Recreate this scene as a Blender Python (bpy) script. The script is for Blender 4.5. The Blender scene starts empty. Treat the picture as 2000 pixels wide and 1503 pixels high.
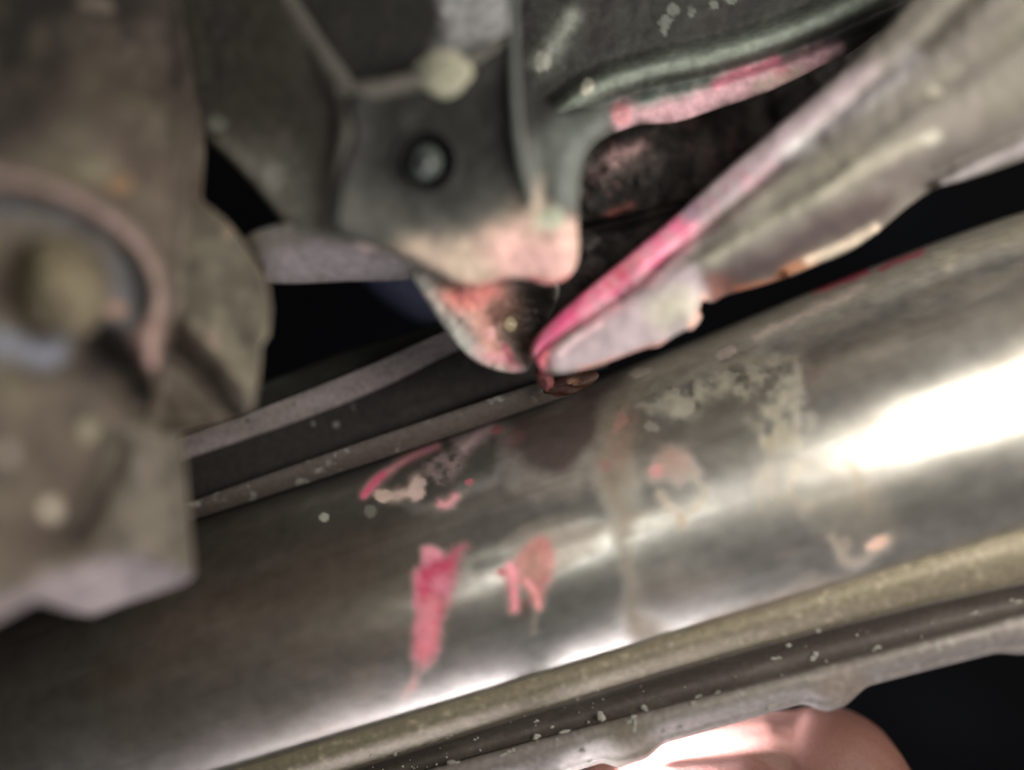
import bpy, math, random
import numpy as np
from mathutils import Vector, Matrix

random.seed(7)
C = bpy.context.scene.collection
S = bpy.context.scene

# ------------------------------------------------------------------ camera
CAM_POS = Vector((0.0, 0.0, 0.25))
CAM_ROT = Matrix.Rotation(math.radians(90 + 14), 3, 'X')
KPX = 36.0 / 28.0 / 2000.0            # metres per photo pixel at 1 m


def W(px, py, d):
    """one point: photo pixel and depth in metres -> world"""
    return CAM_POS + CAM_ROT @ Vector(((px - 1000) * KPX * d, -(py - 751.5) * KPX * d, -d))


RNP = np.array([list(r) for r in CAM_ROT])
CNP = np.array(CAM_POS)


def WA(px, py, d):
    p = np.stack([(px - 1000) * KPX * d, -(py - 751.5) * KPX * d, -d], axis=-1)
    return p @ RNP.T + CNP


cd = bpy.data.cameras.new('camera')
cam = bpy.data.objects.new('camera', cd)
C.objects.link(cam)
cam.matrix_world = Matrix.Translation(CAM_POS) @ CAM_ROT.to_4x4()
cd.sensor_width = 36
cd.lens = 28
cd.clip_start = 0.005
cd.clip_end = 20
cd.dof.use_dof = True
cd.dof.focus_distance = 0.269
cd.dof.aperture_fstop = 1.3
S.camera = cam
S.view_settings.view_transform = 'Standard'
S.view_settings.look = 'None'
S.view_settings.exposure = -0.75
S.view_settings.gamma = 1.0

# ------------------------------------------------------------------ world and lamps
w = bpy.data.worlds.new('World')
S.world = w
w.use_nodes = True
bg = w.node_tree.nodes['Background']
bg.inputs[0].default_value = (0.85, 0.95, 1.0, 1)
bg.inputs[1].default_value = 0.048


def area(name, p, target, sx, sy, power, col, roll=0.0):
    l = bpy.data.lights.new(name, 'AREA')
    l.shape = 'RECTANGLE'
    l.size = sx
    l.size_y = sy
    l.energy = power
    l.color = col
    o = bpy.data.objects.new(name, l)
    C.objects.link(o)
    o.location = p
    d = (target - p).normalized()
    q = d.to_track_quat('-Z', 'Y')
    o.rotation_euler = (q.to_matrix() @ Matrix.Rotation(roll, 3, 'Z')).to_euler()
    return o


def cs(x, y, d):
    return CAM_POS + CAM_ROT @ Vector((x, y, -d))


# unseen area lamps added for pipe highlights, lens-side fill and light from below
area('right_highlight_lamp', cs(0.265, 0.070, 0.0), W(1850, 780, .25), 0.27, 0.20, 4.3, (1.0, 0.97, 0.90), 0.35)
area('small_highlight_lamp', cs(-0.025, -0.052, 0.0), W(1200, 1010, .25), 0.085, 0.060, 0.27, (0.97, 1.0, 0.98))
area('lens_side_light', cs(0.12, -0.09, 0.0), W(1200, 900, .25), 0.14, 0.10, 0.02, (1.0, 0.96, 0.93))
area('low_highlight_lamp', cs(0.0, -0.42, 0.250), W(950, 1200, .25), 0.36, 0.035, 2.7, (0.95, 0.91, 1.0), 0.15)


# ------------------------------------------------------------------ numpy helpers
def srgb(c):
    c = np.asarray(c, float) / 255.0
    return np.where(c <= 0.04045, c / 12.92, ((c + 0.055) / 1.055) ** 2.4)


class Noise:
    def __init__(self, seed):
        self.t = np.random.RandomState(seed).rand(256, 256)

    def n(self, x, y):
        xi = np.floor(x).astype(int)
        yi = np.floor(y).astype(int)
        fx = x - xi
        fy = y - yi
        fx = fx * fx * (3 - 2 * fx)
        fy = fy * fy * (3 - 2 * fy)
        t = self.t
        a = t[xi % 256, yi % 256]
        b = t[(xi + 1) % 256, yi % 256]
        c = t[xi % 256, (yi + 1) % 256]
        d = t[(xi + 1) % 256, (yi + 1) % 256]
        return (a * (1 - fx) + b * fx) * (1 - fy) + (c * (1 - fx) + d * fx) * fy

    def fbm(self, x, y, o=4):
        v = 0
        a = 0.5
        for i in range(o):
            v = v + a * (self.n(x + 17.3 * i, y + 9.1 * i) - 0.5)
            x = x * 2.03
            y = y * 2.03
            a *= 0.5
        return v * 2      # about -1..1


NZ = Noise(3)
NW = Noise(11)


def warp(px, py, amp, sc):
    return (px + amp * NW.fbm(px / sc, py / sc, 3), py + amp * NW.fbm(px / sc + 51.7, py / sc + 13.2, 3))


def catmull(pts, n=8, closed=False):
    P = np.array(pts, float)
    out = []
    m = len(P)
    rng = range(m if closed else m - 1)
    for i in rng:
        p0 = P[(i - 1) % m] if closed else P[max(i - 1, 0)]
        p1 = P[i]
        p2 = P[(i + 1) % m] if closed else P[min(i + 1, m - 1)]
        p3 = P[(i + 2) % m] if closed else P[min(i + 2, m - 1)]
        for k in range(n):
            t = k / n
            out.append(0.5 * ((2 * p1) + (-p0 + p2) * t + (2 * p0 - 5 * p1 + 4 * p2 - p3) * t * t + (-p0 + 3 * p1 - 3 * p2 + p3) * t ** 3))
    if not closed:
        out.append(P[-1])
    return np.array(out)


def seg_dist(px, py, pts, closed):
    """distance to polyline, nearest point, fraction along"""
    sh = px.shape
    x = px.ravel()
    y = py.ravel()
    best = np.full(x.shape, 1e18)
    nx = np.zeros_like(x)
    ny = np.zeros_like(x)
    fr = np.zeros_like(x)
    P = np.asarray(pts, float)
    m = len(P)
    k = m if closed else m - 1
    L = 0.0
    for i in range(k):
        a = P[i]
        b = P[(i + 1) % m]
        dx, dy = b - a
        l2 = dx * dx + dy * dy
        if l2 < 1e-12:
            continue
        t = np.clip(((x - a[0]) * dx + (y - a[1]) * dy) / l2, 0, 1)
        qx = a[0] + t * dx
        qy = a[1] + t * dy
        d = (x - qx) ** 2 + (y - qy) ** 2
        mk = d < best
        best = np.where(mk, d, best)
        nx = np.where(mk, qx, nx)
        ny = np.where(mk, qy, ny)
        fr = np.where(mk, L + t * math.sqrt(l2), fr)
        L += math.sqrt(l2)
    return np.sqrt(best).reshape(sh), nx.reshape(sh), ny.reshape(sh), (fr / max(L, 1e-9)).reshape(sh)


def inside(px, py, pts):
    P = np.asarray(pts, float)
    r = np.zeros(px.shape, bool)
    m = len(P)
    for i in range(m):
        x1, y1 = P[i]
        x2, y2 = P[(i + 1) % m]
        if y1 == y2:
            continue
        c = ((y1 > py) != (y2 > py)) & (px < (x2 - x1) * (py - y1) / (y2 - y1) + x1)
        r ^= c
    return r


def sdf(px, py, pts):
    d = seg_dist(px, py, pts, True)[0]
    return np.where(inside(px, py, pts), d, -d)       # positive inside


def sm(x, a, b):
    t = np.clip((x - a) / (b - a), 0, 1)
    return t * t * (3 - 2 * t)


def ridge(px, py, pts, wdt):
    d = seg_dist(px, py, pts, False)[0]
    return np.exp(-(d / wdt) ** 2)


def blobf(px, py, cx, cy, rx, ry=None, ang=0):
    ry = ry or rx
    a = math.radians(ang)
    u = (px - cx) * math.cos(a) + (py - cy) * math.sin(a)
    v = -(px - cx) * math.sin(a) + (py - cy) * math.cos(a)
    return np.exp(-((u / rx) ** 2 + (v / ry) ** 2))


class Paint:
    """base colour, roughness and metalness of one surface, made from patches of dirt and of painted light and shade"""

    def __init__(s, px, py, base, rough=0.6, metal=0.0):
        s.px, s.py = px, py
        s.c = np.tile(srgb(base), (px.size, 1))
        s.r = np.full(px.size, rough)
        s.m = np.full(px.size, metal)

    def lay(s, k, col, rough=None, metal=None):
        k = np.clip(k, 0, 1)
        s.c = s.c * (1 - k[:, None]) + srgb(col) * k[:, None]
        if rough is not None:
            s.r = s.r * (1 - k) + rough * k
        if metal is not None:
            s.m = s.m * (1 - k) + metal * k
        return s

    def mottle(s, col, sc, lo, hi, st=1.0, seed=0, sx=1.0, sy=1.0, ang=0.0, rough=None, metal=None):
        a = math.radians(ang)
        u = (s.px * math.cos(a) + s.py * math.sin(a)) / (sc * sx)
        v = (-s.px * math.sin(a) + s.py * math.cos(a)) / (sc * sy)
        n = NZ.fbm(u + seed * 7.7, v + seed * 3.1, 4)
        return s.lay(sm(n, lo, hi) * st, col, rough, metal)

    def patch(s, pts, col, soft=6, st=1.0, wa=0, ws=30, rough=None, metal=None, smooth=True, brk=0):
        P = catmull(pts, 6, True) if smooth else pts
        soft = soft * 1.8
        x, y = warp(s.px, s.py, wa, ws) if wa else (s.px, s.py)
        k = np.zeros(x.size)
        P = np.asarray(P)
        mk = (x > P[:, 0].min() - soft) & (x < P[:, 0].max() + soft) & (y > P[:, 1].min() - soft) & (y < P[:, 1].max() + soft)
        if mk.any():
            k[mk] = sm(sdf(x[mk], y[mk], P), -soft, soft)
        if brk:
            k = k * sm(NZ.fbm(s.px / brk, s.py / brk, 4), -0.35, 0.25)
        return s.lay(k * st, col, rough, metal)

    def line(s, pts, wdt, col, st=1.0, wa=0, ws=30, rough=None, metal=None):
        x, y = warp(s.px, s.py, wa, ws) if wa else (s.px, s.py)
        return s.lay(ridge(x, y, catmull(pts, 6), wdt) * st, col, rough, metal)

    def spot(s, cx, cy, r, col, st=1.0, ry=None, ang=0, wa=0, ws=20, rough=None, metal=None):
        x, y = warp(s.px, s.py, wa, ws) if wa else (s.px, s.py)
        k = sm(blobf(x, y, cx, cy, r, ry, ang), 0.25, 0.6)
        return s.lay(k * st, col, rough, metal)


# ------------------------------------------------------------------ materials
def surface(name, spec=0.5, bump=0.3, bscale=600, grain=0.15, gscale=400, coat=0.0, aniso=0.0, fine=0.12):
    m = bpy.data.materials.new(name)
    m.use_nodes = True
    nt = m.node_tree
    N = nt.nodes
    L = nt.links
    b = N['Principled BSDF']
    col = N.new('ShaderNodeAttribute')
    col.attribute_name = 'dirt_shade_colour'
    msk = N.new('ShaderNodeAttribute')
    msk.attribute_name = 'dirt_mask'
    tc = N.new('ShaderNodeTexCoord')
    n1 = N.new('ShaderNodeTexNoise')
    n1.inputs['Scale'].default_value = gscale
    n1.inputs['Detail'].default_value = 6
    L.new(tc.outputs['Object'], n1.inputs['Vector'])
    mr = N.new('ShaderNodeMapRange')
    mr.inputs[1].default_value = 0.3
    mr.inputs[2].default_value = 0.7
    mr.inputs[3].default_value = 1 - grain
    mr.inputs[4].default_value = 1 + grain
    L.new(n1.outputs['Fac'], mr.inputs[0])
    mul = N.new('ShaderNodeVectorMath')
    mul.operation = 'SCALE'
    L.new(col.outputs['Color'], mul.inputs[0])
    L.new(mr.outputs[0], mul.inputs['Scale'])
    L.new(mul.outputs[0], b.inputs['Base Color'])
    sep = N.new('ShaderNodeSeparateColor')
    L.new(msk.outputs['Color'], sep.inputs[0])
    n2 = N.new('ShaderNodeTexNoise')
    n2.inputs['Scale'].default_value = gscale * 0.35
    n2.inputs['Detail'].default_value = 5
    L.new(tc.outputs['Object'], n2.inputs['Vector'])
    ma = N.new('ShaderNodeMath')
    ma.operation = 'MULTIPLY_ADD'
    ma.inputs[1].default_value = fine * 2
    ma.inputs[2].default_value = -fine
    L.new(n2.outputs['Fac'], ma.inputs[0])
    ad = N.new('ShaderNodeMath')
    ad.operation = 'ADD'
    ad.use_clamp = True
    L.new(sep.outputs[0], ad.inputs[0])
    L.new(ma.outputs[0], ad.inputs[1])
    L.new(ad.outputs[0], b.inputs['Roughness'])
    L.new(sep.outputs[1], b.inputs['Metallic'])
    if bump:
        n3 = N.new('ShaderNodeTexNoise')
        n3.inputs['Scale'].default_value = bscale
        n3.inputs['Detail'].default_value = 8
        L.new(tc.outputs['Object'], n3.inputs['Vector'])
        bp = N.new('ShaderNodeBump')
        bp.inputs['Strength'].default_value = bump
        bp.inputs['Distance'].default_value = 0.0006
        L.new(n3.outputs['Fac'], bp.inputs['Height'])
        L.new(bp.outputs[0], b.inputs['Normal'])
    b.inputs['Coat Weight'].default_value = coat
    b.inputs['Specular IOR Level'].default_value = spec
    return m


M_STEEL = surface('scuffed_steel', bump=0.05, bscale=260, grain=0.12, gscale=180, fine=0.06)
M_EDGE = surface('dull_steel', bump=0.25, bscale=700, grain=0.2, gscale=500)
M_PLASTIC = surface('dusty_black_plastic', spec=0.2, bump=0.3, bscale=500, grain=0.2, gscale=350)
M_CAST = surface('dirty_casting', spec=0.25, bump=0.6, bscale=350, grain=0.25, gscale=220)
M_DUST = surface('dust_coated_metal', spec=0.35, bump=0.12, bscale=300, grain=0.12, gscale=160)
M_SKIN = bpy.data.materials.new('skin')


# ------------------------------------------------------------------ object helpers
def finish(o, parent=None, label=None, cat=None, kind=None, group=None):
    if label:
        o['label'] = label
    if cat:
        o['category'] = cat
    if kind:
        o['kind'] = kind
    if group:
        o['group'] = group
    if parent is not None:
        o.parent = parent
        o.matrix_parent_inverse = parent.matrix_world.inverted()
    return o


def thing(name, loc, label, cat, group=None):
    o = bpy.data.objects.new(name, None)
    o.empty_display_size = 0.01
    C.objects.link(o)
    o.matrix_world = Matrix.Translation(loc)
    return finish(o, None, label, cat, None, group)


def mesh_obj(name, V, F, mat, paint=None, smooth=True, parent=None, **kw):
    V = np.asarray(V, float)
    cen = V.mean(axis=0)
    me = bpy.data.meshes.new(name)
    me.from_pydata((V - cen).tolist(), [], [list(map(int, f)) for f in F])
    if smooth:
        me.polygons.foreach_set('use_smooth', [True] * len(me.polygons))
    n = len(V)
    if paint is not None:
        a = me.attributes.new('dirt_shade_colour', 'FLOAT_COLOR', 'POINT')
        c = np.ones((n, 4))
        c[:, :3] = paint.c
        a.data.foreach_set('color', c.ravel())
        a = me.attributes.new('dirt_mask', 'FLOAT_COLOR', 'POINT')
        c = np.ones((n, 4))
        c[:, 0] = paint.r
        c[:, 1] = paint.m
        a.data.foreach_set('color', c.ravel())
    me.materials.append(mat)
    me.update()
    o = bpy.data.objects.new(name, me)
    C.objects.link(o)
    o.matrix_world = Matrix.Translation(Vector(cen))
    return finish(o, parent, **kw)


def body(name, poly, depth, paint, mat, thick=0.008, step=5, rpx=14, rd=None, smooth_poly=True, parent=None, n=6, **kw):
    """a solid cut to an outline: shaped front, rounded rim, side wall and back"""
    P = catmull(poly, n, True) if smooth_poly else np.array(poly, float)
    x0, y0 = P.min(axis=0) - step
    x1, y1 = P.max(axis=0) + step
    gx = np.arange(x0, x1 + step, step)
    gy = np.arange(y0, y1 + step, step)
    X, Y = np.meshgrid(gx, gy)
    d, qx, qy, _ = seg_dist(X, Y, P, True)
    ins = inside(X, Y, P)
    cell = ins[:-1, :-1] | ins[1:, :-1] | ins[:-1, 1:] | ins[1:, 1:]
    used = np.zeros(X.shape, bool)
    used[:-1, :-1] |= cell
    used[1:, :-1] |= cell
    used[:-1, 1:] |= cell
    used[1:, 1:] |= cell
    X = np.where(ins, X, qx)
    Y = np.where(ins, Y, qy)
    s = np.where(ins, d, 0)
    idx = -np.ones(X.shape, int)
    idx[used] = np.arange(used.sum())
    px = X[used]
    py = Y[used]
    sd = s[used]
    D = depth(px, py)
    rd = rd if rd is not None else rpx * KPX * 0.22 * 0.8
    t = 1 - np.clip(sd / rpx, 0, 1)
    D = D + rd * (1 - np.sqrt(np.clip(1 - t * t, 0, 1)))
    Vf = WA(px, py, D)
    # back is pushed straight away from the lens side
    mx, my = px.mean(), py.mean()
    back = WA(px + (mx - px) * 0.02, py + (my - py) * 0.02, D + thick)
    jj, ii = np.nonzero(cell)
    a = idx[jj, ii]
    b = idx[jj + 1, ii]
    c = idx[jj + 1, ii + 1]
    e = idx[jj, ii + 1]
    n0 = len(px)
    front = np.stack([a, b, c, e], 1)
    rear = front[:, ::-1] + n0
    F = [front, rear]
    # rim
    cp = np.pad(cell, 1)
    side = []
    for (dj, di, p, q) in ((-1, 0, (0, 0), (0, 1)), (1, 0, (1, 1), (1, 0)), (0, -1, (1, 0), (0, 0)), (0, 1, (0, 1), (1, 1))):
        mk = cell & ~cp[1 + dj:cp.shape[0] - 1 + dj, 1 + di:cp.shape[1] - 1 + di]
        j2, i2 = np.nonzero(mk)
        u = idx[j2 + p[0], i2 + p[1]]
        v = idx[j2 + q[0], i2 + q[1]]
        side.append(np.stack([u, v, v + n0, u + n0], 1))
    F += side
    F = np.concatenate(F)
    allx = np.concatenate([px, px])
    ally = np.concatenate([py, py])
    pt = paint(allx, ally)
    return mesh_obj(name, np.concatenate([Vf, back]), F, mat, pt, parent=parent, **kw)


def curve(pts):
    P = np.array(pts, float)

    def f(x):
        # smooth interpolation (cubic hermite with finite differences)
        xs, ys = P[:, 0], P[:, 1]
        m = np.gradient(ys, xs)
        i = np.clip(np.searchsorted(xs, x) - 1, 0, len(xs) - 2)
        h = xs[i + 1] - xs[i]
        t = (x - xs[i]) / h
        return ((2 * t ** 3 - 3 * t ** 2 + 1) * ys[i] + (t ** 3 - 2 * t ** 2 + t) * h * m[i]
                + (-2 * t ** 3 + 3 * t ** 2) * ys[i + 1] + (t ** 3 - t ** 2) * h * m[i + 1])
    return f


def loft(name, xs, rows, paint, mat, closed=True, parent=None, **kw):
    """rows: list of (y array, depth array) from top to bottom along the front, then round the back"""
    nx = len(xs)
    R = len(rows)
    Y = np.array([r[0] for r in rows])
    D = np.array([r[1] for r in rows])
    X = np.tile(xs, (R, 1))
    V = WA(X.ravel(), Y.ravel(), D.ravel())
    F = []
    r = np.arange(R if closed else R - 1)
    i = np.arange(nx - 1)
    RR, II = np.meshgrid(r, i, indexing='ij')
    RR = RR.ravel()
    II = II.ravel()
    N2 = (RR + 1) % R
    F = np.stack([RR * nx + II, N2 * nx + II, N2 * nx + II + 1, RR * nx + II + 1], 1).tolist()
    if closed:
        F.append([k * nx for k in range(R)])
        F.append([k * nx + nx - 1 for k in range(R)][::-1])
    return mesh_obj(name, V, F, mat, paint(X.ravel(), Y.ravel()), parent=parent, **kw)


def tube(name, pts, rad, paint, mat, parent=None, seg=14, n=8, **kw):
    """round bar through (px, py, depth) points; rad in photo pixels"""
    P = catmull([(p[0], p[1], p[2] * 1000) for p in pts], n)
    r = np.interp(np.linspace(0, 1, len(P)), np.linspace(0, 1, len(rad)), rad) if hasattr(rad, '__len__') else np.full(len(P), rad)
    pos = [W(p[0], p[1], p[2] / 1000) for p in P]
    V = []
    pxs = []
    F = []
    up = CAM_ROT @ Vector((0.2, 0.3, 1))
    for k, p in enumerate(pos):
        t = (pos[min(k + 1, len(pos) - 1)] - pos[max(k - 1, 0)]).normalized()
        a = t.cross(up).normalized()
        b = t.cross(a).normalized()
        rr = r[k] * KPX * P[k][2] / 1000
        for q in range(seg):
            an = 2 * math.pi * q / seg
            V.append(p + a * math.cos(an) * rr + b * math.sin(an) * rr)
            pxs.append((P[k][0], P[k][1]))
    for k in range(len(pos) - 1):
        for q in range(seg):
            F.append([k * seg + q, k * seg + (q + 1) % seg, (k + 1) * seg + (q + 1) % seg, (k + 1) * seg + q])
    F.append(list(range(seg))[::-1])
    F.append([(len(pos) - 1) * seg + q for q in range(seg)])
    px = np.array(pxs)
    return mesh_obj(name, np.array(V), F, mat, paint(px[:, 0], px[:, 1]), parent=parent, **kw)


def dome(name, px, py, d, rx, ry, depth_m, paint, mat, parent=None, ang=0, lump=0.0, **kw):
    """a rounded knob bulging towards the lens"""
    V = []
    P = []
    F = []
    nr, ns = 10, 28
    a0 = math.radians(ang)
    for i in range(nr + 1):
        th = (i / nr) * math.pi * 0.5
        for j in range(ns):
            ph = 2 * math.pi * j / ns
            k = 1 + lump * float(NZ.fbm(np.array([3 + math.cos(ph) * 1.3 + px]), np.array([math.sin(ph) * 1.3 + th + py]), 2)[0])
            u = math.sin(th) * rx * math.cos(ph) * k
            v = math.sin(th) * ry * math.sin(ph) * k
            x = px + u * math.cos(a0) - v * math.sin(a0)
            y = py + u * math.sin(a0) + v * math.cos(a0)
            V.append(W(x, y, d - depth_m * math.cos(th) * k))
            P.append((x, y))
    for i in range(nr):
        for j in range(ns):
            F.append([i * ns + j, (i + 1) * ns + j, (i + 1) * ns + (j + 1) % ns, i * ns + (j + 1) % ns])
    F.append([j for j in range(ns)][::-1])
    F.append([nr * ns + j for j in range(ns)])
    P = np.array(P)
    return mesh_obj(name, np.array([list(v) for v in V]), F, mat, paint(P[:, 0], P[:, 1]), parent=parent, **kw)


# ------------------------------------------------------------------ setting
def flat(col, rough=0.8):
    return lambda x, y: Paint(x, y, col, rough).mottle([c * 1.6 for c in col], 60, 0.0, 0.5, 0.5)


def backdrop():
    xs = np.linspace(-2600, 4600, 90)
    rows = []
    for k in range(50):
        y = -2600 + k * 140.0
        yy = np.full_like(xs, y)
        rows.append((yy, 0.62 + 0.05 * NZ.fbm(xs / 600, yy / 600, 3)))
    for k in range(49, -1, -1):
        y = -2600 + k * 140.0
        rows.append((np.full_like(xs, y), np.full_like(xs, 0.75)))
    loft('underbody', xs, rows, lambda x, y: Paint(x, y, (6, 7, 10), 0.95).mottle((11, 13, 21), 200, 0, .6), M_PLASTIC, kind='structure')


backdrop()

# ------------------------------------------------------------------ the wide pipe
XS = np.arange(-420, 2420, 5.0)


def smooth_curve(pts, deg=3):
    P = np.array(pts, float)
    P = P[(P[:, 0] > 100) & (P[:, 0] < 2100)]
    lo, hi = P[0, 0], P[-1, 0]
    c = np.polyfit((P[:, 0] - 1000) / 1000, P[:, 1], deg)
    dc = np.polyder(c)

    def f(x):
        q = (np.clip(x, lo, hi) - 1000) / 1000
        return np.polyval(c, q) + np.polyval(dc, q) * (x - np.clip(x, lo, hi)) / 1000
    return f


y_top = smooth_curve(deg=4, pts=[(-420, 1250), (0, 1128), (373, 1010), (622, 930), (770, 884), (863, 852), (970, 815), (1060, 785), (1150, 750), (1250, 704),
               (1400, 643), (1600, 563), (1800, 486), (2000, 412), (2420, 275)])
y_grv = smooth_curve([(-420, 1745), (0, 1628), (400, 1512), (600, 1460), (787, 1403), (1000, 1326), (1325, 1222), (1500, 1182), (1633, 1146),
               (1766, 1102), (1872, 1066), (2000, 1028), (2420, 890)])
y_rol = smooth_curve([(-420, 1860), (0, 1715), (400, 1588), (700, 1502), (850, 1456), (1050, 1384), (1250, 1320), (1450, 1268), (1633, 1227), (1766, 1190),
               (1900, 1160), (2000, 1132), (2420, 1010)])
y_fla = smooth_curve([(-420, 1900), (0, 1760), (400, 1632), (700, 1545), (850, 1502), (1000, 1456), (1200, 1402), (1330, 1372), (1500, 1332), (1686, 1282),
               (1846, 1235), (2000, 1200), (2420, 1080)])
y_bot = smooth_curve([(-420, 2000), (0, 1870), (400, 1745), (700, 1650), (900, 1573), (1060, 1522), (1130, 1501), (1200, 1482), (1300, 1451), (1400, 1421), (1500, 1393), (1570, 1374),
               (1680, 1346), (1800, 1311), (1936, 1277), (2000, 1262), (2420, 1150)])

pipe = thing('exhaust_pipe', W(1000, 1100, .285), 'wide scuffed bare metal pipe crossing the picture, streaked with pink coolant', 'pipe')


def dshift(x):
    # the pipe comes a little nearer on the right
    return -0.000006 * (x - 1000)


def d_grv(x):
    # depth of the seam where the shell meets the rolled edge
    half = (y_grv(x) - y_top(x)) / (1 + math.sin(math.radians(33)))
    return 0.306 + dshift(x) - half * KPX * 0.262 * math.cos(math.radians(33)) * 1.05


def pipe_rows():
    T = y_top(XS)
    G = y_grv(XS)
    half = (G - T) / (1 + math.sin(math.radians(33)))
    mid = T + half
    dc = 0.306 + dshift(XS)
    r = half * KPX * 0.262
    rows = []
    A = np.concatenate([np.linspace(-86, 30, 120), np.linspace(31, 42, 40)])
    for th in A:
        a = math.radians(th)
        yy = mid + half * math.sin(a)
        # one long shallow dent under the second streak
        dent = 0.0002 * ridge(XS, yy, [(930, 1098), (1150, 1030)], 17) * 1.0
        dent2 = 0.0003 * np.exp(-((yy - (1020 - 0.36 * (XS - 1200))) / 60.0) ** 2) * NZ.fbm(XS / 160.0, yy / 60.0, 2)
        rows.append((yy, dc - r * math.cos(a) * 1.05 + dent + dent2))
    for th in np.linspace(48, 268, 30):
        a = math.radians(th)
        rows.append((mid + half * math.sin(a), dc - r * math.cos(a) * 1.05))
    return rows


PINK = (196, 84, 108)
PALEP = (205, 160, 160)


def paint_pipe(x, y):
    p = Paint(x, y, (193, 187, 178), 0.33, 0.9)
    # burnt bluish and brown tints along the pipe
    p.mottle((140, 130, 116), 260, -0.1, 0.5, 0.7, 1, 2.2, 0.5, -20, rough=0.42)
    p.mottle((142, 138, 128), 200, 0.0, 0.5, 0.6, 2, 2.5, 0.35, -20, rough=0.36)
    p.mottle((120, 98, 78), 150, 0.15, 0.6, 0.5, 3, 1.5, 0.5, -20, rough=0.55, metal=0.5)
    p.mottle((130, 120, 108), 40, 0.1, 0.5, 0.3, 42, 5, 0.35, -20, rough=0.45)
    # left end: the fading reflection painted in as darker, duller metal
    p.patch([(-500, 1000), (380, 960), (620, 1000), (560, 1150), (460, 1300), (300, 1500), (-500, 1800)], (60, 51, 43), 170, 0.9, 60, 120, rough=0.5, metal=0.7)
    p.patch([(340, 1080), (700, 1000), (960, 1150), (800, 1330), (500, 1440), (200, 1500)], (112, 98, 84), 60, 0.55, 60, 100, rough=0.42)
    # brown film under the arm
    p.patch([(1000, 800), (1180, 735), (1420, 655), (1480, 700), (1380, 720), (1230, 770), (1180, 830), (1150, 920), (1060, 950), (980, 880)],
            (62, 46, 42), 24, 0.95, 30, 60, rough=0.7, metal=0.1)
    p.patch([(1180, 800), (1240, 770), (1260, 860), (1230, 1000), (1250, 1180), (1340, 1250), (1230, 1240), (1215, 1050), (1170, 930)],
            (112, 98, 80), 16, 0.8, 22, 50, rough=0.65, metal=0.15)
    # dust along the upper edge
    p.line([(1260, 735), (1400, 668), (1600, 590), (1800, 515), (2100, 400)], 34, (138, 129, 114), 0.92, 10, 40, rough=0.85, metal=0.0)
    p.line([(1480, 655), (1610, 595), (1680, 560)], 9, (190, 172, 160), 0.7, 8, 22, rough=0.9, metal=0)
    p.line([(1830, 500), (1860, 500), (1850, 520)], 9, (170, 160, 140), 0.6, 8, 22, rough=0.9, metal=0)
    p.line([(1590, 566), (1640, 548), (1690, 530)], 9, (190, 50, 84), 0.95, 6, 20, rough=0.6, metal=0)
    p.line([(1720, 522), (1800, 490)], 7, (180, 60, 84), 0.8, 6, 20, rough=0.6, metal=0)
    p.spot(1250, 728, 22, (176, 160, 150), 0.7, 10, -20, 8, rough=0.9, metal=0)
    p.spot(1420, 690, 24, (176, 160, 150), 0.6, 12, -20, 8, rough=0.9, metal=0)
    # the dried label-like crust: dull square with crusty rim
    p.patch([(1225, 775), (1330, 745), (1440, 710), (1545, 715), (1558, 760), (1552, 860), (1530, 880), (1440, 880), (1330, 880), (1260, 900), (1225, 850)],
            (74, 74, 64), 16, 0.6, 20, 30, rough=0.5, metal=0.6)
    p.line([(1222, 800), (1240, 772), (1330, 742), (1440, 706), (1545, 706), (1558, 740), (1556, 860)], 8, (140, 132, 114), 0.35, 12, 26, rough=0.8, metal=0.3)
    p.patch([(1400, 730), (1470, 712), (1545, 712), (1560, 770), (1556, 860), (1500, 880), (1470, 840), (1480, 790), (1400, 770)],
            (152, 144, 126), 16, 0.9, 26, 34, rough=0.75, metal=0.15, brk=30)
    p.patch([(1250, 790), (1340, 750), (1420, 735), (1400, 775), (1370, 790), (1350, 815), (1320, 815), (1290, 800), (1260, 810)],
            (152, 146, 130), 14, 0.9, 26, 26, rough=0.75, metal=0.15, brk=22)
    for (cx, cy, r) in ((1300, 785, 16), (1275, 828, 14), (1340, 800, 18), (1425, 735, 16), (1475, 725, 18), (1540, 745, 10), (1440, 760, 9)):
        p.spot(cx, cy, r, (140, 136, 122), 0.6, r * 0.8, 0, 12, 14, rough=0.8, metal=0.2)
    p.line([(1556, 700), (1556, 760), (1552, 870)], 6, (150, 138, 116), 0.25, 8, 20, rough=0.8, metal=0.1)
    # pink on its left rim
    p.patch([(1225, 790), (1250, 800), (1240, 850), (1215, 900), (1190, 925), (1170, 915), (1195, 860)], (126, 98, 88), 12, 0.5, 18, 22, rough=0.7, metal=0)
    p.spot(1212, 825, 14, (160, 112, 106), 0.5, 26, 20, 10, rough=0.7, metal=0)
    p.spot(1180, 905, 14, (130, 82, 76), 0.4, 12, 0, 8, rough=0.7, metal=0)
    p.patch([(1290, 880), (1320, 870), (1350, 890), (1360, 920), (1330, 940), (1300, 935), (1270, 930), (1275, 905)], (150, 114, 102), 11, 0.7, 14, 22, rough=0.7, metal=0)
    p.spot(1282, 918, 15, (186, 118, 120), 0.6, 13, 0, 8, rough=0.7, metal=0)
    p.line([(1345, 925), (1375, 955), (1370, 985), (1335, 1010), (1330, 1030)], 7, (150, 128, 98), 0.4, 12, 20, rough=0.6, metal=0.4)
    p.line([(1290, 960), (1320, 1000), (1335, 1020)], 8, (166, 140, 112), 0.4, 12, 20, rough=0.7, metal=0.1)
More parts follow.
